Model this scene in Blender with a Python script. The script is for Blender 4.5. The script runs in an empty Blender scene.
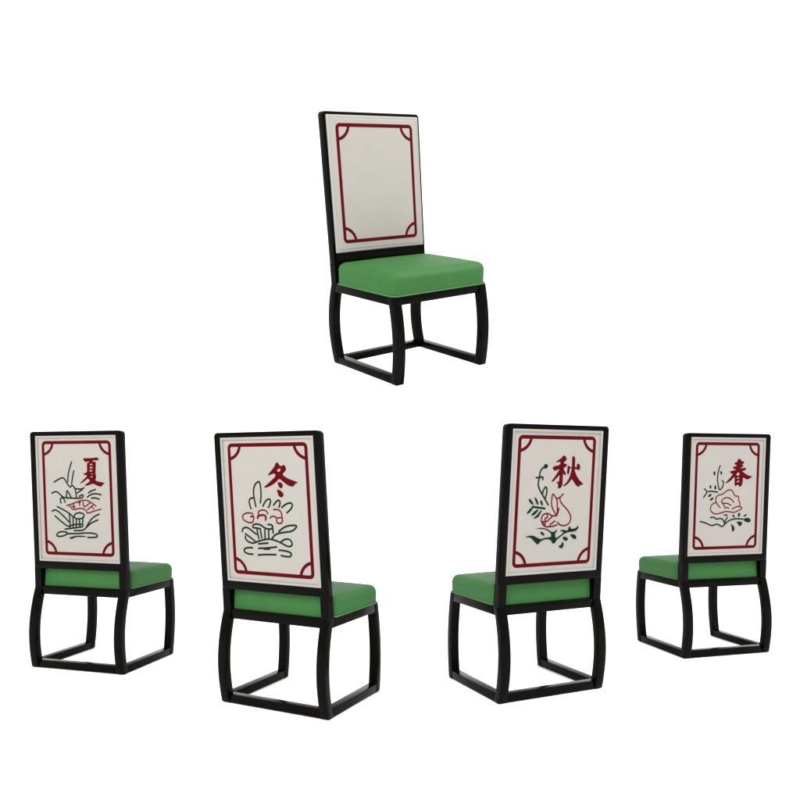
import bpy, bmesh, math, json
from mathutils import Vector, Matrix
from mathutils.geometry import tessellate_polygon
sc = bpy.context.scene
COL = sc.collection
# ---------------------------------------------------------------- materials
def mat(name, col, rough=.6, spec=.5):
    m = bpy.data.materials.new(name); m.use_nodes = True
    n = m.node_tree.nodes; b = n['Principled BSDF']
    b.inputs['Base Color'].default_value = (*col, 1); b.inputs['Roughness'].default_value = rough
    b.inputs['Specular IOR Level'].default_value = spec
    return m, n, m.node_tree.links, b
def mottled(n, l, b, col, amount, scale, detail=4, stretch=(1, 1, 1)):
    tc = n.new('ShaderNodeTexCoord'); mp = n.new('ShaderNodeMapping'); mp.inputs['Scale'].default_value = stretch
    no = n.new('ShaderNodeTexNoise'); no.inputs['Scale'].default_value = scale; no.inputs['Detail'].default_value = detail
    r = n.new('ShaderNodeMapRange'); r.inputs[1].default_value = .3; r.inputs[2].default_value = .7
    r.inputs[3].default_value = 1 - amount; r.inputs[4].default_value = 1 + amount
    mx = n.new('ShaderNodeVectorMath'); mx.operation = 'SCALE'; mx.inputs[0].default_value = col
    l.new(tc.outputs['Object'], mp.inputs[0]); l.new(mp.outputs[0], no.inputs['Vector']); l.new(no.outputs[0], r.inputs[0])
    l.new(r.outputs[0], mx.inputs['Scale']); l.new(mx.outputs[0], b.inputs['Base Color'])
    return tc, no
def weave(n, l, b, tc, scale, strength, dist=.0004):
    ws = []
    for axis in ('X', 'Z'):
        w = n.new('ShaderNodeTexWave'); w.bands_direction = axis; w.inputs['Scale'].default_value = scale
        w.inputs['Distortion'].default_value = 1.5; w.inputs['Detail'].default_value = 1; w.inputs['Detail Scale'].default_value = 3
        l.new(tc.outputs['Object'], w.inputs['Vector']); ws.append(w)
    ad = n.new('ShaderNodeMath'); ad.operation = 'ADD'; l.new(ws[0].outputs['Fac'], ad.inputs[0]); l.new(ws[1].outputs['Fac'], ad.inputs[1])
    bp = n.new('ShaderNodeBump'); bp.inputs['Strength'].default_value = strength; bp.inputs['Distance'].default_value = dist
    l.new(ad.outputs[0], bp.inputs['Height']); l.new(bp.outputs[0], b.inputs['Normal'])
LIN = (.230, .221, .204)
linen, n, l, b = mat('cream linen', LIN, .85, .2)
tc, _ = mottled(n, l, b, LIN, .018, 14, 6); weave(n, l, b, tc, 120, .35)
GRN = (.0155, .081, .0155)
green, n, l, b = mat('green upholstery', GRN, .62, .20)
tc, _ = mottled(n, l, b, GRN, .05, 14, 6); weave(n, l, b, tc, 160, .2)
welt, n, l, b = mat('pale green welt', (.045, .12, .045), .7, .1)
BLK = (.0014, .0011, .0009)
wood, n, l, b = mat('black lacquered wood', BLK, .2, .035)
tc, no = mottled(n, l, b, BLK, .2, 10, 5, (5, 5, 1))
bp = n.new('ShaderNodeBump'); bp.inputs['Strength'].default_value = .05; bp.inputs['Distance'].default_value = .001
l.new(no.outputs[0], bp.inputs['Height']); l.new(bp.outputs[0], b.inputs['Normal'])
def thread(name, col):
    m, n, l, b = mat(name, col, .75, .03)
    tc, _ = mottled(n, l, b, col, .18, 220, 3); return m
redt = thread('dark red thread', (.056, .0010, .0022))
redl = thread('red thread', (.085, .0040, .008))
grnt = thread('dark green thread', (.0035, .0135, .0055))
white, n, l, b = mat('white paper', (.96, .96, .96), .9, .0)
# ---------------------------------------------------------------- mesh helpers
def link(name, bm, m, parent=None, smooth=True, angle=35):
    me = bpy.data.meshes.new(name); bmesh.ops.recalc_face_normals(bm, faces=bm.faces[:]); bm.to_mesh(me); bm.free()
    me.materials.append(m)
    if smooth:
        for p in me.polygons: p.use_smooth = True
        me.set_sharp_from_angle(angle=math.radians(angle))
    o = bpy.data.objects.new(name, me); COL.objects.link(o); o.parent = parent
    return o
def bevel(bm, w, seg=2, edges=None):
    bmesh.ops.recalc_face_normals(bm, faces=bm.faces[:])
    es = edges or [e for e in bm.edges if len(e.link_faces) == 2 and e.calc_face_angle(0) > math.radians(30)]
    bmesh.ops.bevel(bm, geom=es, offset=w, segments=seg, profile=.6, affect='EDGES', clamp_overlap=True)
def box(bm, x0, x1, y0, y1, z0, z1):
    v = [bm.verts.new(p) for p in ((x0,y0,z0),(x1,y0,z0),(x1,y1,z0),(x0,y1,z0),(x0,y0,z1),(x1,y0,z1),(x1,y1,z1),(x0,y1,z1))]
    for f in ((0,1,2,3),(4,7,6,5),(0,4,5,1),(1,5,6,2),(2,6,7,3),(3,7,4,0)): bm.faces.new([v[i] for i in f])
    return v
def rrect(x0, x1, z0, z1, rt, rb, n=6):       # rounded rectangle outline, counter-clockwise seen from the rear
    pts = []
    for cx, cz, r, a0 in ((x1-rb, z0+rb, rb, -90), (x1-rt, z1-rt, rt, 0), (x0+rt, z1-rt, rt, 90), (x0+rb, z0+rb, rb, 180)):
        if r <= 0: pts += [(cx, cz)] * (n+1); continue
        for k in range(n+1):
            a = math.radians(a0 + 90*k/n); pts.append((cx + r*math.cos(a), cz + r*math.sin(a)))
    return pts
# ---------------------------------------------------------------- chair dimensions (metres)
H = 1.10; W = .5154; HW = W/2; T = .0393; DEP = .0348
ZA0, ZA1 = .3366, .3732          # seat frame rails
ZR0, ZP0, ZP1 = .4574, .4918, 1.0800   # lower back rail, panel opening
YR, YT = -.0038, -.0931           # rear face of the back at the seat and at the top
DF, DA = .4199, .4003            # front leg foot and head
SP = .0295                      # stile width beside the rear panel
def yb(z): return YR + (YT-YR)*max(0, z-ZA1)/(H-ZA1)
def leg_bm(sx, front):
    bm = bmesh.new(); N = 18; z1 = ZA1
    x0, x1 = (HW-T, HW) if sx > 0 else (-HW, -HW+T)
    rows = []
    for k in range(N+1):
        z = z1*k/N; s = math.sin(math.pi*min(1, z/(ZA1)))**.9 if 0 < k < N else 0
        if front: yo = DF + (DA-DF)*z/z1 + .019*s; yi = yo - DEP
        else:     yi = YR*z/z1 - .032*s; yo = yi + DEP
        rows.append([bm.verts.new(p) for p in ((x0,yi,z),(x1,yi,z),(x1,yo,z),(x0,yo,z))])
    for a, b_ in zip(rows, rows[1:]):
        for i in range(4): bm.faces.new((a[i], a[(i+1)%4], b_[(i+1)%4], b_[i]))
    bm.faces.new(rows[0][::-1]); bm.faces.new(rows[-1])
    bmesh.ops.recalc_face_normals(bm, faces=bm.faces[:])
    es = [e for e in bm.edges if len(e.link_faces) == 2 and e.calc_face_angle(0) > math.radians(50)]
    bevel(bm, .0022, 2, es)
    return bm
def ring_prism(bm, outer, inner, y0, y1, rake=True):
    def vs(pts, y): return [bm.verts.new((x, (yb(z) if rake else 0) + y, z)) for x, z in pts]
    oa, ia, ob, ib = vs(outer, y0), vs(inner, y0), vs(outer, y1), vs(inner, y1)
    n_ = len(outer)
    for i in range(n_):
        j = (i+1) % n_
        for q in ((oa[i], oa[j], ia[j], ia[i]), (ob[i], ib[i], ib[j], ob[j]), (oa[i], ob[i], ob[j], oa[j]), (ia[i], ia[j], ib[j], ib[i])):
            if len({v.co.to_tuple(7) for v in q}) >= 3: bm.faces.new(q)
    bmesh.ops.remove_doubles(bm, verts=bm.verts[:], dist=1e-6)
def slab(bm, outline, y0, y1):
    a = [bm.verts.new((x, yb(z)+y0, z)) for x, z in outline]; b_ = [bm.verts.new((x, yb(z)+y1, z)) for x, z in outline]
    n_ = len(a); bm.faces.new(a); bm.faces.new(b_[::-1])
    for i in range(n_): bm.faces.new((a[i], b_[i], b_[(i+1)%n_], a[(i+1)%n_]))
# ---------------------------------------------------------------- embroidery: (u, v) on a panel, u right and v up as seen by the viewer
def smooth_open(p, it=2):
    p = [Vector(q) for q in p]
    for _ in range(it):
        if len(p) < 3: break
        q = [p[0]]
        for a, b_ in zip(p, p[1:]): q += [a.lerp(b_, .25), a.lerp(b_, .75)]
        q.append(p[-1]); p = q
    return p
def smooth_closed(p, it=2):
    p = [Vector(q) for q in p]
    for _ in range(it):
        q = []
        for i in range(len(p)):
            a, b_ = p[i], p[(i+1) % len(p)]; q += [a.lerp(b_, .22), a.lerp(b_, .78)]
        p = q
    return p
class Sheet:
    def __init__(self, zc, face): self.bm = bmesh.new(); self.zc = zc; self.face = face; self.k = 0
    def co(self, u, v, h):       # face = -1: seen from the rear (panel surface at rear), +1: seen from the front
        z = self.zc + v
        return (u, yb(z) + REAR_Y - h, z) if self.face < 0 else (-u, yb(z) + FRONT_Y + h, z)
    def line(self, pts, w, h=.0011, soft=True):
        self.k += 1; h += self.k*2.5e-5
        p = smooth_open(pts) if soft else [Vector(q) for q in pts]
        closed = (p[0]-p[-1]).length < 1e-5
        if closed: p = p[:-1]
        N = len(p); rows = []
        for i in range(N):
            a = p[(i-1) % N] if (closed or i) else p[0]; c = p[(i+1) % N] if (closed or i < N-1) else p[-1]
            d1 = (p[i]-a); d2 = (c-p[i]); d1 = d1.normalized() if d1.length > 1e-9 else d2.normalized(); d2 = d2.normalized() if d2.length > 1e-9 else d1
            d = d1+d2; d = d.normalized() if d.length > 1e-6 else d1
            s = min(1.5, 1/max(.3, d.dot(d1))); nn = Vector((-d.y, d.x))*s
            rows.append([self.bm.verts.new(self.co(*(p[i]+nn*w/2*t), hh)) for t, hh in ((-1, -.0004), (-.85, h*.6), (-.4, h), (.4, h), (.85, h*.6), (1, -.0004))])
        for i in range(N if closed else N-1):
            r, q = rows[i], rows[(i+1) % N]
            for t in range(5): self.bm.faces.new((r[t], r[t+1], q[t+1], q[t]))
        if not closed:
            for r in (rows[0], rows[-1]): self.bm.faces.new(r)
    def fill(self, polys, h=.0011, it=1):
        self.k += 1; h += self.k*4e-5
        pl = [smooth_closed(q, it) for q in polys]
        tris = tessellate_polygon([[Vector((*q, 0)) for q in r] for r in pl])
        flat = [q for r in pl for q in r]
        top = [self.bm.verts.new(self.co(q.x, q.y, h)) for q in flat]; bot = [self.bm.verts.new(self.co(q.x, q.y, -.0004)) for q in flat]
        for t in tris:
            try: self.bm.faces.new([top[i] for i in t])
            except ValueError: pass
        o = 0
        for r in pl:
            n_ = len(r)
            for i in range(n_):
                j = (i+1) % n_
                try: self.bm.faces.new((top[o+i], top[o+j], bot[o+j], bot[o+i]))
                except ValueError: pass
            o += n_
REAR_Y = .0075     # rear panel surface behind the rear face of the frame
FRONT_Y = DEP + .009
def border(sheet, x, zt, zb, r, w, parent):
    o = rrect(-x+w/2, x-w/2, zb+w/2, zt-w/2, .014, .014, 5); o.append(o[0]); sheet.line(o, w, .0014, soft=False)
    for sx in (-1, 1):
        for cz, sz in ((zt, -1), (zb, 1)):
            pts = [(sx*(x - (r-w/2)*math.cos(a)), cz + sz*(r-w/2)*math.sin(a)) for a in [math.pi/2*k/12 for k in range(13)]]
            # keep the ends inside the outer line
            pts[0] = (pts[0][0], cz + sz*w/2); pts[-1] = (sx*(x-w/2), pts[-1][1])
            sheet.line(pts, w*.88, .0014, soft=False)
    return link('red_border', sheet.bm, redt, parent)
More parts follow.
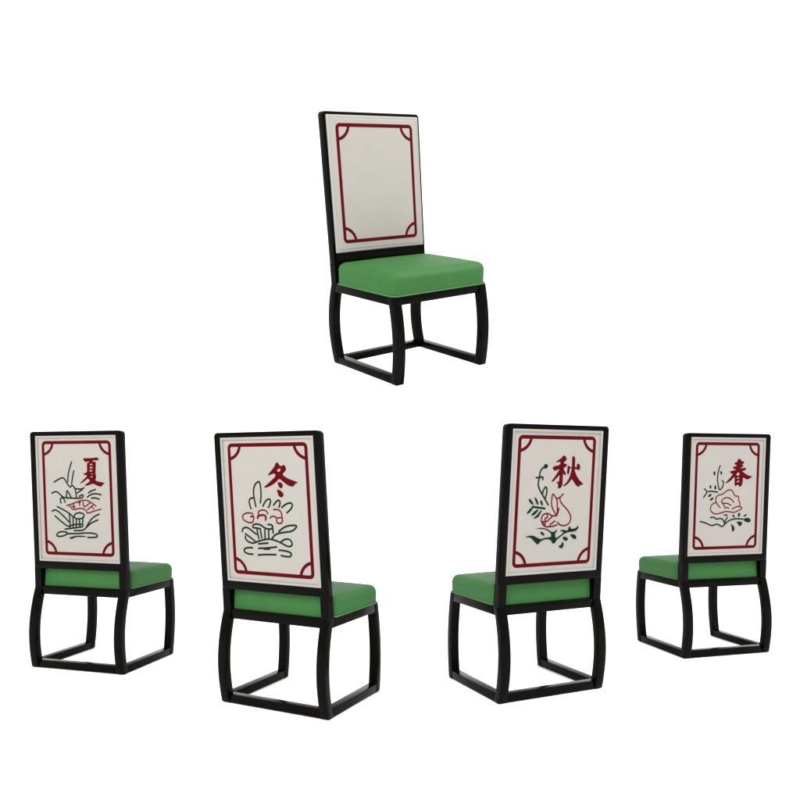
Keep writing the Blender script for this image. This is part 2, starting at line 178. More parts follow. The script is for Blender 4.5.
ART = json.loads('''{"summer":[["F","character",[[[39.0,182.7],[46.9,184.5],[75.6,184.2],[96.2,185.0],[105.3,187.5],[116.7,186.1],[123.2,179.8],[121.1,174.2],[98.2,174.6],[90.4,172.8],[69.6,170.5],[52.4,166.3],[44.8,170.5],[39.9,176.2]]]],["F","character",[[[71.1,173.7],[90.5,173.9],[88.0,166.5],[82.0,160.7],[69.0,160.8]]]],["F","character",[[[60.1,163.4],[69.3,164.7],[87.3,163.3],[91.4,168.5],[96.7,170.4],[104.2,166.8],[107.2,162.4],[105.5,144.3],[102.4,112.1],[106.6,103.4],[103.9,92.7],[100.4,85.2],[87.7,77.9],[69.5,78.3],[71.2,84.8],[64.9,89.4],[58.6,92.8],[46.2,83.3],[20.2,69.1],[16.8,69.6],[26.2,79.4],[55.2,101.6],[56.8,107.0],[45.1,108.5],[39.9,110.2],[34.9,114.7],[56.2,119.0],[58.3,133.1],[58.0,150.5]],[[74.6,158.4],[87.0,159.0],[88.8,153.1],[81.6,153.4],[76.3,151.9],[72.5,153.8]],[[72.7,143.4],[85.1,147.2],[88.3,144.9],[88.0,139.6],[78.1,137.8],[70.9,138.7]],[[69.8,128.3],[83.0,132.2],[87.5,131.0],[85.2,125.6],[76.0,123.4],[70.1,125.1]],[[79.4,115.0],[87.8,116.5],[87.5,111.5],[83.0,110.6]],[[74.8,102.1],[84.0,104.0],[86.8,99.6],[81.0,97.2],[75.4,98.9]]]],["F","character",[[[39.6,61.0],[71.0,80.5],[70.4,83.8],[88.2,86.6],[100.4,85.2],[110.9,80.0],[131.1,76.9],[152.3,72.6],[142.0,67.0],[133.9,57.5],[125.0,56.6],[112.4,60.1],[87.3,70.3],[58.1,61.1],[42.2,59.7]]]],["L","leaves",[[[-25.7,169.0],[-39.2,137.0],[-48.9,106.2],[-51.0,74.9]],[[-14.9,130.0],[-24.7,96.1],[-30.5,65.1]],[[-129.4,75.0],[-102.6,88.7],[-76.6,97.5],[-65.7,86.2],[-53.4,67.1],[-39.0,51.1],[-26.8,63.4],[-12.5,49.1],[-8.2,27.2],[-5.9,2.1]],[[-145.1,23.9],[-120.3,33.9],[-106.8,28.3],[-79.0,4.1],[-42.1,3.9],[-4.0,2.1],[30.0,5.0],[31.7,22.1],[7.8,10.8]],[[-61.3,5.6],[-59.0,40.4],[-48.3,27.6],[-34.4,3.9]],[[-12.7,46.0],[28.5,43.8],[38.4,52.9]],[[28.5,43.8],[-2.6,25.6]],[[59.0,26.4],[72.3,35.5],[101.8,44.2]],[[51.6,7.4],[71.4,20.1],[97.2,26.0],[130.9,19.5]],[[74.1,3.2],[92.5,6.8],[120.9,-1.1]]]],["L","leaves",[[[-68.8,-18.6],[-75.5,-2.7],[-84.6,8.5]],[[-90.5,-21.8],[-97.7,-10.6],[-94.9,0.6],[-84.7,6.9]],[[-117.3,-35.7],[-84.5,-49.0],[-50.4,-64.8],[-24.7,-85.2]],[[-147.0,-59.2],[-132.3,-50.9],[-112.7,-55.7],[-78.8,-81.1],[-51.2,-106.4]],[[-131.1,-78.5],[-96.1,-103.9],[-56.5,-128.9],[-42.4,-120.6],[-11.3,-115.2],[22.8,-114.5]],[[-50.4,-64.8],[-46.7,-96.7],[-47.1,-133.5]],[[-22.7,-83.6],[-20.0,-70.8],[-4.3,-63.4],[18.4,-62.6],[32.9,-70.3],[32.4,-79.7],[20.7,-87.7],[1.6,-91.2],[-15.4,-89.2],[-22.7,-83.6]],[[-28.6,-85.2],[-30.8,-133.1]],[[-10.5,-89.7],[-13.8,-131.1]],[[5.4,-91.1],[7.0,-127.5]],[[24.5,-86.1],[22.2,-125.5]],[[-78.0,-139.1],[-31.6,-133.2],[22.2,-125.5]],[[-26.5,-144.2],[32.4,-142.7],[52.9,-110.7],[72.6,-88.5],[95.3,-74.3],[117.4,-66.3]],[[36.7,-133.1],[64.0,-110.5],[86.6,-100.7],[108.8,-92.6]],[[-62.1,-154.9],[-77.5,-150.5],[-103.3,-150.5],[-121.9,-159.9],[-124.7,-171.4],[-104.8,-173.1],[-80.7,-168.4],[-62.4,-158.1],[-14.0,-158.3],[46.8,-152.3],[90.9,-155.1],[103.2,-164.1],[97.3,-172.1],[45.6,-173.9]]]],["F","leaves",[[[-53.8,-177.2],[-30.0,-169.4],[8.4,-165.6],[38.4,-168.4],[38.2,-171.6],[0.4,-172.2],[-22.7,-174.6],[-38.6,-182.5],[-50.2,-181.0]]]],["L","fan",[[[-63.8,-31.4],[-44.1,-26.6],[-24.5,-20.3],[14.2,-7.8],[44.3,-4.2],[69.6,-12.6],[101.2,-32.7]],[[-50.0,-28.2],[-26.5,-51.9],[4.6,-42.3],[30.8,-43.7],[46.9,-54.5],[49.9,-66.4],[85.5,-54.3],[127.6,-44.2]],[[-24.7,-23.4],[-15.1,-40.8]],[[-34.8,-31.3],[-20.0,-40.8]],[[4.4,-14.0],[11.7,-31.3]],[[15.9,-10.9],[9.7,-20.3]],[[29.0,-11.0],[31.0,-40.6],[69.4,-15.7]],[[51.0,-48.3],[83.4,-26.5]],[[72.1,-32.7],[87.9,-45.0]]]]],"winter":[["F","character",[[[46.1,188.1],[53.6,182.3],[60.8,172.3],[70.0,174.0],[78.0,177.9],[85.3,171.1],[88.2,163.5],[84.4,154.0],[75.0,146.9],[69.4,139.5],[80.6,131.6],[100.7,122.2],[120.7,116.2],[141.0,109.5],[125.2,105.3],[119.7,95.8],[109.4,94.0],[94.3,97.7],[74.3,110.2],[53.1,125.0],[40.6,112.4],[16.0,97.9],[-3.0,90.7],[-16.6,88.3],[-20.4,91.2],[0.6,106.0],[31.0,128.0],[38.1,137.5],[31.9,144.3],[19.9,141.5],[2.3,135.6],[1.1,138.9],[16.6,153.6],[33.3,169.2],[41.5,185.0]],[[57.8,163.8],[62.9,162.5],[59.9,154.0],[55.2,149.8],[42.9,153.6],[48.5,159.9]]]],["F","character",[[[44.5,111.2],[54.8,109.8],[63.8,107.3],[68.6,99.6],[66.8,90.9],[60.1,86.3],[53.7,89.1],[47.6,96.9]]]],["F","character",[[[38.9,82.3],[50.6,80.5],[63.3,73.7],[69.8,64.8],[67.5,55.1],[56.9,51.4],[47.9,55.5],[43.3,66.5]]]],["L","leaves",[[[-43.3,26.6],[-36.8,59.1],[-37.4,93.1],[-41.8,114.9],[-61.4,104.7],[-72.2,84.8],[-73.9,56.8],[-65.2,11.3]],[[-74.5,47.4],[-90.0,46.2],[-97.6,35.3],[-95.5,19.5],[-88.9,2.2]],[[-32.7,14.1],[-18.2,37.1],[-0.8,46.0],[7.4,39.7],[3.5,24.4],[-6.7,9.1]],[[18.1,19.6],[33.7,36.2],[46.9,42.1],[51.8,32.9],[47.3,17.7],[43.4,11.6]],[[56.1,11.5],[76.8,26.4],[100.5,32.7],[108.9,24.4],[101.0,7.9],[78.6,-8.5]]]],["L","mushrooms",[[[-80.3,-15.2],[-101.4,-11.3],[-123.1,-15.0],[-135.8,-27.6],[-130.7,-40.4],[-115.5,-48.3],[-96.2,-52.1],[-84.3,-48.3],[-80.5,-37.3],[-77.0,-24.7],[-98.6,-29.3],[-78.8,-21.5]],[[-55.6,-18.5],[-55.6,-6.0],[-43.0,0.2],[-24.1,0.6],[-13.1,-4.7],[-10.0,-15.6]],[[-60.4,-35.7],[-61.6,-23.2],[-44.1,-17.9],[-25.2,-18.0],[-18.1,-24.9],[-20.7,-37.3],[-24.6,-40.4]],[[-57.7,-34.2],[-58.7,-25.4],[-43.1,-20.4],[-26.1,-20.5],[-21.2,-26.4],[-23.3,-37.3]],[[17.1,3.3],[39.3,4.9],[53.5,-3.8],[56.8,-22.1],[58.4,-48.2],[28.9,-50.3],[32.0,-28.2],[19.4,-22.0],[6.3,-23.4],[-1.6,-31.2]],[[33.8,-28.2],[55.9,-26.7]]]],["L","leaves",[[[-139.9,-90.0],[-136.9,-75.5],[-124.8,-70.7],[-109.1,-71.2],[-88.5,-84.7],[-68.0,-97.2]],[[-126.3,-94.7],[-99.9,-110.3],[-77.4,-124.3]],[[-124.9,-102.7],[-125.7,-115.5],[-114.6,-126.5],[-89.6,-133.4],[-58.0,-120.8],[-23.2,-113.3],[-0.6,-112.1],[25.1,-117.9],[46.9,-125.3],[75.4,-138.6],[93.6,-135.2],[97.8,-124.4],[89.5,-110.7],[73.3,-107.9],[56.7,-112.8],[41.4,-123.8]],[[-49.3,-73.4],[-66.4,-71.0],[-87.6,-70.5],[-85.0,-59.4],[-69.3,-54.6],[-46.5,-57.7],[-28.3,-70.1],[-9.6,-73.8],[7.3,-71.5],[10.1,-56.0],[-14.2,-55.1]],[[9.9,-59.1],[10.0,-90.1]],[[-66.7,-75.1],[-59.5,-114.5]],[[-51.1,-70.3],[-45.2,-111.8]],[[-28.4,-73.3],[-30.0,-112.5]],[[-10.4,-74.7],[-11.8,-111.3]],[[3.2,-110.4],[15.2,-96.3],[34.2,-88.3],[71.1,-81.8],[96.5,-78.6],[114.9,-67.8],[124.4,-55.6],[108.5,-54.2],[79.6,-57.3],[57.4,-66.6],[36.4,-82.1]],[[-64.5,-133.6],[-14.7,-127.9]],[[-65.6,-151.1],[-29.1,-148.7],[25.7,-141.2]],[[-38.8,-152.7],[-8.5,-151.4]],[[-90.7,-150.0],[-122.1,-150.7],[-136.5,-159.1],[-133.2,-170.3],[-111.9,-176.2],[-90.3,-175.6]],[[-69.1,-177.6],[-26.7,-173.2],[20.3,-171.9]],[[32.4,-153.5],[63.6,-154.3],[86.9,-159.9],[91.9,-167.5],[84.2,-177.0],[62.4,-177.0],[40.6,-173.6]]]]],"autumn":[["F","character",[[[-6.0,159.1],[2.0,164.3],[18.2,172.9],[27.2,183.2],[35.5,184.6],[43.2,178.1],[45.6,168.3],[40.7,161.7],[32.4,158.8],[34.1,150.9],[44.9,152.0],[49.1,144.6],[39.8,137.3],[33.9,135.1],[33.7,127.2],[39.7,120.4],[45.8,112.7],[45.4,106.7],[40.6,105.6],[34.3,110.3],[31.2,113.2],[31.1,92.3],[31.6,68.4],[25.7,55.3],[15.0,51.7],[8.8,55.0],[11.7,66.0],[0.1,79.5],[4.8,80.1],[12.3,75.9],[14.9,91.8],[15.1,107.7],[3.8,96.5],[-14.3,80.1],[-21.3,79.0],[-22.0,82.9],[-10.5,96.0],[2.8,113.2],[14.8,131.4],[-0.4,125.9],[-12.1,122.9],[-19.8,132.0],[-20.1,136.9],[-13.2,141.1],[13.9,146.2],[17.2,158.1],[9.4,159.7],[-2.3,157.3]]]],["F","character",[[[51.6,142.7],[58.9,144.0],[61.6,139.2],[76.6,136.8],[74.3,134.1],[63.2,133.6],[62.8,121.3],[61.0,111.2],[55.8,108.6],[51.6,112.9],[51.6,124.8],[53.2,136.8]]]],["F","character",[[[73.7,179.5],[79.6,182.8],[87.4,178.2],[88.8,156.3],[88.3,138.2],[98.9,136.6],[98.2,146.6],[103.9,153.9],[111.7,149.2],[116.2,139.3],[114.5,128.1],[107.2,125.3],[98.1,129.6],[88.2,129.8],[90.1,120.2],[101.4,100.5],[115.0,84.7],[136.3,69.0],[132.7,65.8],[123.8,66.6],[114.3,58.3],[106.7,59.1],[96.1,68.0],[75.9,91.6],[65.7,77.3],[49.4,63.9],[35.0,60.5],[33.7,62.9],[48.9,72.9],[62.4,91.2],[71.7,117.6],[74.2,135.7],[73.8,159.6]]]],["L","leaves",[[[-63.7,137.3],[-77.6,125.9],[-81.7,112.2],[-82.4,96.0],[-87.6,74.1],[-83.3,55.1],[-63.9,28.1],[-31.8,-14.3]],[[-63.7,136.8],[-57.8,147.9],[-46.2,144.8],[-50.5,135.1],[-60.3,134.2]],[[-61.1,138.0],[-55.0,144.5],[-51.0,143.3],[-53.9,137.7]],[[-100.1,95.9],[-82.4,96.0],[-64.8,100.6],[-66.6,85.5]],[[-63.4,30.9],[-61.6,44.6],[-49.5,61.4],[-42.3,50.5],[-43.8,31.2],[-49.9,11.8]]]],["F","leaves",[[[-129.1,14.9],[-117.7,9.6],[-99.9,-12.0],[-114.2,-8.8],[-126.3,2.7]]]],["F","leaves",[[[-101.6,19.4],[-89.9,11.9],[-78.9,-11.0],[-87.0,-11.9],[-99.2,9.9]]]],["F","leaves",[[[-75.0,6.0],[-65.2,4.8],[-57.5,-14.5],[-66.4,-14.5]]]],["L","leaves",[[[-111.7,-19.6],[-85.6,-22.7],[-46.1,-28.1]],[[-110.0,-18.1],[-46.9,-26.7]]]],["F","leaves",[[[-136.4,-48.9],[-126.4,-32.2],[-110.0,-19.0],[-105.6,-23.4],[-118.4,-41.6]]]],["F","leaves",[[[-115.6,-54.8],[-102.0,-39.5],[-77.8,-26.8],[-84.0,-40.1],[-101.3,-53.3]]]],["F","leaves",[[[-61.7,-32.1],[-68.0,-44.5],[-78.3,-60.8],[-97.1,-66.6],[-101.4,-63.9],[-84.0,-52.2],[-71.9,-38.0]]]],["L","figure",[[[4.9,12.5],[-14.8,35.8],[-17.8,3.9],[-17.5,-14.0],[-5.3,-37.9],[12.2,-57.5]],[[12.2,-57.5],[13.5,-31.8],[10.5,-7.8],[10.8,-0.3],[4.9,12.5]],[[39.3,31.3],[23.2,15.4],[7.9,11.9]],[[23.2,15.4],[24.1,1.3],[39.0,-15.1],[58.0,-30.2],[76.0,-50.0],[83.6,-68.4],[76.8,-89.8],[55.1,-99.4],[32.9,-97.0],[20.6,-87.8],[15.5,-82.3]],[[21.1,-25.8],[14.8,-52.9]],[[18.1,-93.8],[-6.9,-99.6],[-31.9,-101.4],[-50.0,-96.1],[-62.2,-79.6],[-62.5,-61.7],[-51.0,-48.4],[-35.1,-46.9],[-20.6,-51.4],[-9.2,-61.9],[-26.6,-70.8],[-33.2,-79.8],[-61.5,-79.6]],[[-13.1,-57.4],[12.2,-57.5]],[[-36.7,-49.9],[-32.3,-64.8],[-46.5,-64.8],[-42.1,-78.2],[-43.0,-94.7],[-57.8,-82.6]],[[-19.6,-97.9],[-17.7,-88.3],[-7.7,-87.5],[-2.7,-80.0],[6.3,-79.5]]]],["F","leaves",[[[-137.9,-137.7],[-121.0,-133.6],[-100.4,-133.1],[-82.6,-140.4],[-62.8,-149.8],[-43.6,-144.2],[-18.7,-143.2],[-9.9,-140.4],[-12.5,-126.7],[-31.1,-114.3],[-49.2,-108.7],[-87.9,-106.6],[-67.2,-103.3],[-42.3,-106.1],[-24.0,-113.5],[-9.2,-122.2],[1.7,-122.4],[15.7,-113.5],[17.6,-116.0],[9.1,-125.6],[6.4,-140.7],[14.2,-148.5],[31.8,-138.2],[49.6,-127.8],[45.5,-121.6],[30.6,-119.2],[37.7,-115.4],[52.5,-115.6],[63.9,-120.4],[72.8,-114.4],[73.9,-102.7],[79.5,-102.8],[85.8,-113.0],[100.9,-113.2],[115.6,-107.2],[121.8,-98.0],[122.6,-108.9],[112.8,-121.2],[97.9,-124.6],[71.7,-125.1],[53.5,-130.9],[32.2,-144.3],[16.4,-154.6],[8.1,-168.2],[-2.7,-169.4],[-6.9,-160.2],[-18.2,-150.8],[-43.3,-150.2],[-62.3,-157.3],[-74.5,-171.9],[-92.1,-156.5],[-108.6,-141.3],[-124.2,-138.0]]]],["F","leaves",[[[-66.2,-120.7],[-55.6,-119.9],[-46.4,-127.6],[-44.2,-135.2],[-53.1,-134.1],[-62.3,-127.3]]]],["F","leaves",[[[45.0,-143.0],[65.5,-145.0],[73.5,-152.9],[70.1,-159.0],[59.1,-160.9],[49.4,-153.9]]]],["F","leaves",[[[80.0,-137.6],[98.5,-133.9],[112.3,-141.4],[114.9,-152.3],[107.6,-155.9],[95.8,-150.3],[87.8,-142.4]]]],["F","leaves",[[[44.3,-161.4],[53.2,-172.4],[49.6,-186.2],[40.6,-190.6],[28.0,-182.5],[30.6,-178.0],[41.6,-176.7]]]]],"spring":[["F","character",[[[58.2,181.3],[67.4,183.3],[77.0,181.2],[79.4,172.6],[89.7,172.0],[97.7,165.8],[95.9,160.3],[82.6,157.5],[90.9,153.5],[94.0,148.2],[88.8,144.6],[73.2,136.3],[91.9,138.2],[105.4,139.9],[111.3,134.6],[104.9,126.7],[87.4,124.9],[93.2,118.5],[110.3,108.2],[127.2,101.0],[153.1,96.3],[136.3,89.1],[128.5,82.2],[114.7,82.9],[95.0,92.2],[92.9,89.9],[93.5,72.4],[89.3,54.6],[79.0,45.6],[70.7,48.7],[70.2,56.3],[56.9,54.9],[50.6,48.8],[44.9,53.5],[44.4,75.3],[43.5,97.1],[36.0,90.3],[18.5,74.6],[-4.5,64.2],[-11.1,66.2],[5.1,78.5],[22.4,96.3],[34.8,109.8],[24.2,110.5],[14.5,118.7],[15.6,122.0],[28.6,124.7],[46.9,128.7],[49.3,133.1],[35.9,134.7],[30.3,139.9],[35.3,144.4],[51.0,147.3],[56.0,153.0],[43.9,154.6],[39.5,161.9],[45.8,166.6],[57.7,168.2]],[[64.8,119.6],[74.9,109.1],[67.3,102.2],[56.7,99.7],[52.3,106.1]],[[57.3,89.9],[71.8,94.7],[73.5,89.3],[68.3,87.0],[56.3,84.4]],[[58.3,74.6],[71.5,78.3],[74.0,72.9],[69.4,69.5],[57.5,65.9]]]],["L","leaves",[[[-43.8,152.0],[-54.0,123.5],[-58.3,93.6],[-54.4,60.6],[-43.3,25.9],[-21.9,51.4],[-20.9,68.2],[-30.4,79.6]],[[-133.9,38.9],[-113.0,22.9],[-136.5,-5.4]],[[-113.0,22.9],[-97.7,26.5],[-52.1,20.7]]]],["F","leaves",[[[-71.2,112.9],[-72.5,105.4],[-76.5,102.2],[-80.8,105.1],[-82.9,112.5],[-81.6,120.0],[-77.6,123.2],[-73.3,120.3]]]],["F","leaves",[[[-31.3,115.1],[-32.5,108.5],[-36.3,105.7],[-40.4,108.2],[-42.4,114.7],[-41.2,121.3],[-37.4,124.2],[-33.3,121.6]]]],["F","leaves",[[[-92.2,47.1],[-93.4,40.3],[-97.1,37.4],[-101.1,40.1],[-103.1,46.8],[-101.8,53.6],[-98.1,56.5],[-94.1,53.8]]]],["F","leaves",[[[-63.3,43.8],[-64.6,36.0],[-68.6,32.7],[-73.0,35.8],[-75.1,43.5],[-73.8,51.2],[-69.9,54.5],[-65.5,51.5]]]],["F","leaves",[[[-89.9,12.4],[-89.9,7.6],[-95.7,1.3],[-103.7,-2.8],[-109.3,-2.3],[-109.3,2.5],[-103.6,8.7],[-95.5,12.9]]]],["F","leaves",[[[-77.6,-5.3],[-77.9,-10.1],[-83.9,-16.3],[-92.2,-20.1],[-97.8,-19.4],[-97.6,-14.6],[-91.6,-8.5],[-83.3,-4.6]]]],["L","flower",[[[-35.8,-55.5],[-53.9,-37.5],[-65.5,-19.7],[-62.3,-1.8],[-43.7,8.4],[-24.4,8.7],[-5.8,24.2],[17.6,33.7],[33.5,26.7],[43.2,12.3],[48.4,0.3],[73.0,0.7],[73.1,-22.2],[82.0,-33.2],[79.4,-49.8]],[[-60.8,-28.6],[-85.6,-37.7],[-95.2,-55.5],[-87.8,-75.2],[-63.9,-87.1],[-34.2,-82.6],[-4.4,-72.9],[26.6,-76.7],[49.0,-80.4],[75.3,-70.2],[98.2,-59.8],[83.0,-49.8],[56.1,-51.7],[34.7,-64.6]],[[46.0,-31.6],[27.0,-11.6],[0.2,-4.6],[-18.9,-12.1],[-33.2,-25.9],[-15.1,-39.2],[-7.4,-59.1],[7.5,-53.6],[17.6,-59.8]],[[-19.8,-33.8],[6.3,-33.6],[28.1,-44.5]]]],["L","leaves",[[[-153.0,-119.7],[-116.3,-128.4],[-81.0,-144.4],[-48.5,-132.0],[-19.4,-151.8],[-0.9,-132.1],[24.5,-115.9],[59.8,-110.0],[105.4,-113.2]],[[-92.7,-101.2],[-65.2,-101.5],[-57.3,-112.4],[-32.8,-106.1],[-15.1,-113.6],[-7.5,-131.9]],[[-5.5,-128.3],[2.2,-110.1],[11.4,-102.9]],[[-9.1,-126.4],[-4.4,-132.0],[-9.4,-135.6]]]],["F","leaves",[[[105.4,-113.2],[127.9,-105.9],[149.3,-113.7],[147.9,-126.9],[134.2,-131.2],[110.6,-122.6]]]],["F","leaves",[[[62.9,-123.8],[97.1,-126.1],[98.8,-139.2],[82.7,-150.2],[75.0,-137.0]]]],["F","leaves",[[[30.1,-134.4],[51.0,-147.7],[54.2,-164.5],[45.9,-174.3],[38.9,-169.7],[37.8,-151.1]]]],["F","leaves",[[[-14.4,-87.4],[9.7,-89.4],[13.2,-95.6],[-11.9,-94.3]]]],["F","leaves",[[[34.0,-90.3],[47.5,-91.5],[56.1,-107.8],[45.0,-101.4]]]],["F","leaves",[[[70.8,-85.0],[86.0,-81.3],[82.5,-98.0],[73.9,-104.3]]]],["F","leaves",[[[103.4,-97.1],[122.1,-88.2],[125.7,-94.6],[109.1,-100.9]]]]]}''')
SU, SV = (HW-SP)/.222, (ZP1-ZP0)/.575
NAMES = {'character': ('character', redt), 'leaves': ('leaf_embroidery', grnt), 'fan': ('fan_embroidery', redl), 'mushrooms': ('mushroom_embroidery', redl),
         'figure': ('fruit_embroidery', redl), 'flower': ('flower_embroidery', redl)}
def chair(art, label, loc, rot, build, top_y, cushion_top):
    global YT
    YT = top_y
    t = bpy.data.objects.new('dining_chair', None); COL.objects.link(t); t.empty_display_size = .2
    t['label'] = label; t['category'] = 'chair'; t['group'] = 'black framed green seated chairs'
    for sx in (-1, 1):
        for fr in (False, True): link('leg', leg_bm(sx, fr), wood, t)
    e = .0008
    for sx in (-1, 1):          # floor runners
        bm = bmesh.new(); x0, x1 = (HW-T+e, HW-e) if sx > 0 else (-HW+e, -HW+T-e)
        box(bm, x0, x1, DEP-.004, DF-DEP+.006, .0006, .034); bevel(bm, .002); link('floor_rail', bm, wood, t)
    bm = bmesh.new(); box(bm, -HW+T-.004, HW-T+.004, e, DEP-e, .0006, .034); bevel(bm, .002); link('floor_rail', bm, wood, t)
    bm = bmesh.new()            # seat frame, one mitred ring
    o_ = [(-HW+e, YR+.001), (HW-e, YR+.001), (HW-e, DA), (-HW+e, DA)]; i_ = [(-HW+T, YR+T), (HW-T, YR+T), (HW-T, DA-T), (-HW+T, DA-T)]
    V = {}
    for nm, pts in (('o', o_), ('i', i_)):
        for z in (ZA0, ZA1+.0006): V[nm, z] = [bm.verts.new((x, y, z)) for x, y in pts]
    zl, zh = ZA0, ZA1+.0006
    for i in range(4):
        j = (i+1) % 4
        for q in ((V['o',zl][i],V['o',zl][j],V['o',zh][j],V['o',zh][i]), (V['i',zl][i],V['i',zh][i],V['i',zh][j],V['i',zl][j]),
                  (V['o',zh][i],V['o',zh][j],V['i',zh][j],V['i',zh][i]), (V['o',zl][i],V['i',zl][i],V['i',zl][j],V['o',zl][j])): bm.faces.new(q)
    bevel(bm, .002); link('seat_frame', bm, wood, t)
    # backrest frame: stiles, top rail with rounded corners, lower rail
    bm = bmesh.new()
    outer = rrect(-HW, HW, ZA1-.001, H, .017, .0008, 6); inner = rrect(-HW+SP, HW-SP, ZP0, ZP1, .002, .002, 6)
    # stiles run on below the lower rail: the ring is built round the panel opening, legs of it added below
    outer = rrect(-HW, HW, ZR0, H, .017, 0, 6)
    ring_prism(bm, outer, inner, 0, DEP)
    bevel(bm, .0025, 2); 
    for sx in (-1, 1):
        x0, x1 = (HW-T+.002, HW) if sx > 0 else (-HW, -HW+T-.002)
        v = box(bm, x0, x1, 0, DEP, ZA1-.004, ZR0+.003)
        for q in v: q.co.y += yb(q.co.z) 
    v = box(bm, -HW+SP-.002, HW-SP+.002, REAR_Y+.017, DEP-.0035, ZP0-.002, ZP0+.022)      # backing strip behind the lower edge of the pad
    for q in v: q.co.y += yb(q.co.z)
    link('backrest_frame', bm, wood, t)
    # rear panel with its raised moulding
    bm = bmesh.new(); x_, z0, z1 = HW-SP, ZP0, ZP1
    slab(bm, [(-x_+.001, z0+.001), (x_-.001, z0+.001), (x_-.001, z1-.001), (-x_+.001, z1-.001)], REAR_Y, REAR_Y+.014)
    rp = link('back_panel', bm, linen, t)
    bm = bmesh.new(); prof = [(0, .0075), (.0005, .0015), (.0015, .0005), (.0075, .0005), (.0095, .0020), (.0105, .0076)]
    rows = []
    for d, y in prof: rows.append([bm.verts.new((x, yb(z)+y, z)) for x, z in rrect(-x_+d+.0003, x_-d-.0003, z0+d+.0003, z1-d-.0003, 0.0005, 0.0005, 1)])
    for a, c in zip(rows, rows[1:]):
        for i in range(len(a)): bm.faces.new((a[i], a[(i+1) % len(a)], c[(i+1) % len(a)], c[i]))
    link('panel_moulding', bm, linen, rp)
    zc = (ZP0+ZP1)/2
    border(Sheet(zc, -1), .191*SU, .264*SV, -.258*SV, .072, .0158, rp)
    if art:
        groups = {}
        for kind, part, polys in ART[art]:
            s = groups.setdefault(part, Sheet(zc, -1))
            pp = [[(u/1000*SU, v/1000*SV) for u, v in q] for q in polys]
            if kind == 'L':
                for q in pp: s.line(q, .0078 if part == 'leaves' else .0068)
            else: s.fill(pp, it=1 if part == 'character' else 2)
        for part, s in groups.items(): link(NAMES[part][0], s.bm, NAMES[part][1], rp, angle=50)
    # front pad: upholstered, nearly as wide as the frame
    ins = .0132; bm = bmesh.new(); rows = []
    prof = [(0, DEP-.001), (0, DEP+.003), (.0012, DEP+.006), (.004, DEP+.0082), (.009, DEP+.0086), (.0115, DEP+.0075), (.0135, DEP+.0088), (.018, FRONT_Y)]
    for d, y in prof: rows.append([bm.verts.new((x, yb(z)+y, z)) for x, z in rrect(-HW+ins+d, HW-ins-d, ZP0+.016+d, H-ins-d, .004, .004, 3)])
    for a, c in zip(rows, rows[1:]):
        for i in range(len(a)): bm.faces.new((a[i], a[(i+1) % len(a)], c[(i+1) % len(a)], c[i]))
    bm.faces.new(rows[-1])
    fp = link('front_pad', bm, linen, t)
    zf = (ZP0+.016+H-ins)/2
    border(Sheet(zf, 1), .207, .256, -.250, .075, .0158, fp)
    # cushion
    bm = bmesh.new(); y0, y1 = YR+DEP+.002, DA+.004; cx = HW+.0015; zt = cushion_top
    def blob(x0, x1, y0, y1, z0, z1, r, dome):
        nx, ny = 14, 14
        b2 = bmesh.new(); box(b2, x0, x1, y0, y1, z0, z1)
        bmesh.ops.recalc_face_normals(b2, faces=b2.faces[:])
        bmesh.ops.bevel(b2, geom=[e for e in b2.edges if max(v.co.z for v in e.verts) > z0+.01], offset=r, segments=5, profile=.5, affect='EDGES')
        for ax, lo, hi in ((0, x0, x1), (1, y0, y1)):
            for k in range(1, nx):
                co = [0, 0, 0]; no_ = [0, 0, 0]; no_[ax] = 1; co[ax] = lo+r+(hi-lo-2*r)*k/nx
                bmesh.ops.bisect_plane(b2, geom=b2.verts[:]+b2.edges[:]+b2.faces[:], plane_co=co, plane_no=no_)
        for v in b2.verts:
            u = (v.co.x-(x0+x1)/2)/((x1-x0)/2); w = (v.co.y-(y0+y1)/2)/((y1-y0)/2); s = (v.co.z-z0)/(z1-z0)
            v.co.z += dome*(1-u**2)*(1-w**2)*max(0, s)
            bul = math.sin(math.pi*min(1, max(0, s)))
            if abs(u) > .97: v.co.x += math.copysign(.0035, u)*bul*(1-w*w)
            if abs(w) > .97: v.co.y += math.copysign(.0035, w)*bul*(1-u*u)
        me = bpy.data.meshes.new('tmp'); b2.to_mesh(me); b2.free(); bm.from_mesh(me); bpy.data.meshes.remove(me)
    blob(-cx, cx, y0, y1, ZA1+.0015, zt, .032, .009)
    blob(-HW+T-.002, HW-T+.002, YR+.018, y0+.06, ZA1+.0015, ZR0+.002, .007, .0)
    cu = link('seat_cushion', bm, green, t, angle=60)
    bm = bmesh.new(); zp = ZA1+.0030; path = rrect(-cx-.0012, cx+.0012, y0+.002, y1+.0012, .026, .02, 6); rows = []
    for i, (x, y) in enumerate(path):
        a = Vector(path[i-1]); c = Vector(path[(i+1) % len(path)]); d = (c-a).normalized(); nn = Vector((d.y, -d.x))
        rows.append([bm.verts.new((x+nn.x*.0028*math.cos(q), y+nn.y*.0028*math.cos(q), zp+.0028*math.sin(q))) for q in [math.pi/4*k for k in range(8)]])
    for i in range(len(rows)):
        a, c = rows[i], rows[(i+1) % len(rows)]
        for k in range(8): bm.faces.new((a[k], a[(k+1) % 8], c[(k+1) % 8], c[k]))
    link('piping', bm, welt, cu)
    t.location = loc; t.rotation_euler = rot.to_euler(); t.scale = build      # hand-made: each one differs by a few per cent
    return t
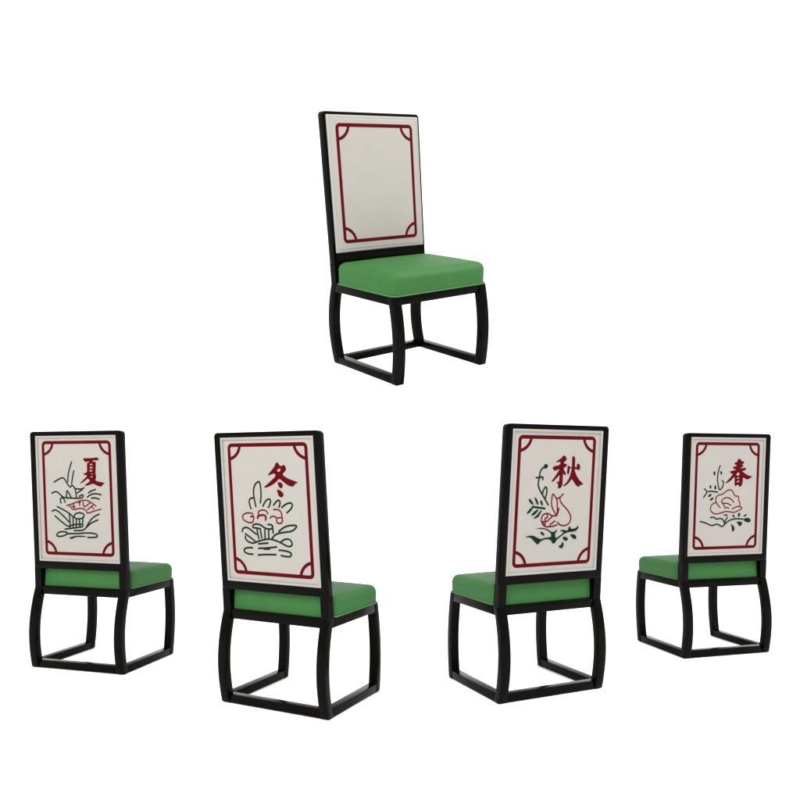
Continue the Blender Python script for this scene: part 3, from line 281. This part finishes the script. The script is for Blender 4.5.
# ---------------------------------------------------------------- placing
CZ = .9475      # camera height above the floor the four lower chairs stand on
POSES = [[-1.525, 3.5059, -0.9445, -0.2734, 0.9979, 0.9539, 1.0244], [-0.4989, 2.9409, -0.9445, -0.4554, 0.9944, 0.9871, 0.9953], [0.6389, 3.1266, -0.9445, 0.4304, 1.0259, 1.0028, 1.0301], [1.6725, 3.7875, -0.9445, 0.2647, 0.9945, 0.9599, 1.0269], [-0.0962, 3.3321, 0.5432, 3.8239, 0.9871, 1.0559, 0.9513]]
PITCH, TE = -5.5164, 24.636
WHAT = [('summer', 'rear view chair with red character 夏 above a red fan and green reeds'),
        ('winter', 'rear view chair with red character 冬 above red mushrooms and green outlined leaves'),
        ('autumn', 'rear view chair with red character 秋 above a red outlined fruit and solid green branch'),
        ('spring', 'rear view chair with red character 春 above a red outlined rose and thin green twig'),
        (None, 'front facing chair with plain cream backrest inside a red border, above the others')]
for i, ((art, lab), (x, y, z, a, *build)) in enumerate(zip(WHAT, POSES)):
    R = Matrix.Rotation(a, 4, 'Z')
    if i == 4: R = Matrix.Rotation(math.radians(TE), 4, 'X') @ R
    chair(art, lab, (x, y, z+CZ), R, build, -.0631 if i == 4 else -.0931, .471 if i == 4 else .452)
# ---------------------------------------------------------------- white studio sweep
FZ = sum(p[2] for p in POSES[:4])/4 + CZ - .003
bm = bmesh.new(); prof = [(-6, 0), (8.0, 0)] + [(8.0+3*math.sin(a), 3-3*math.cos(a)) for a in [math.pi/2*k/16 for k in range(1, 17)]] + [(11.0, 12)]
rows = [[bm.verts.new((x, y, FZ+z)) for x in (-14, 14)] for y, z in prof]
for a, c in zip(rows, rows[1:]): bm.faces.new((a[0], a[1], c[1], c[0]))
bd = link('backdrop', bm, white, angle=80); bd['kind'] = 'structure'
# ---------------------------------------------------------------- light
w = bpy.data.worlds.new('World'); sc.world = w; w.use_nodes = True
w.node_tree.nodes['Background'].inputs[0].default_value = (1, .995, .985, 1); w.node_tree.nodes['Background'].inputs[1].default_value = 1.5
def area(loc, target, size, power, col=(1, 1, 1)):
    L = bpy.data.lights.new('softbox', 'AREA'); L.shape = 'RECTANGLE'; L.size, L.size_y = size; L.energy = power; L.color = col
    o = bpy.data.objects.new('softbox_lamp', L); COL.objects.link(o); o.location = loc
    o.rotation_euler = (Vector(target)-Vector(loc)).to_track_quat('-Z', 'Y').to_euler()
area((-2.5, -1.5, 4.6), (0, 4.3, .4), (3, 3), 480, (1, .985, .96))
area((3.5, 2.0, 4.8), (0, 4.3, .3), (2.5, 2.5), 240)
# ---------------------------------------------------------------- camera
cam = bpy.data.cameras.new('camera'); co = bpy.data.objects.new('camera', cam); COL.objects.link(co); sc.camera = co
cam.sensor_width = 36; cam.lens = 32.4; cam.clip_end = 200
co.location = (0, 0, CZ); co.rotation_euler = (math.radians(90-PITCH), 0, 0)
vs = sc.view_settings; vs.view_transform = 'Standard'; vs.look = 'None'; vs.exposure = 0; vs.gamma = 1
sc.cycles.max_bounces = 8; sc.cycles.use_denoising = True
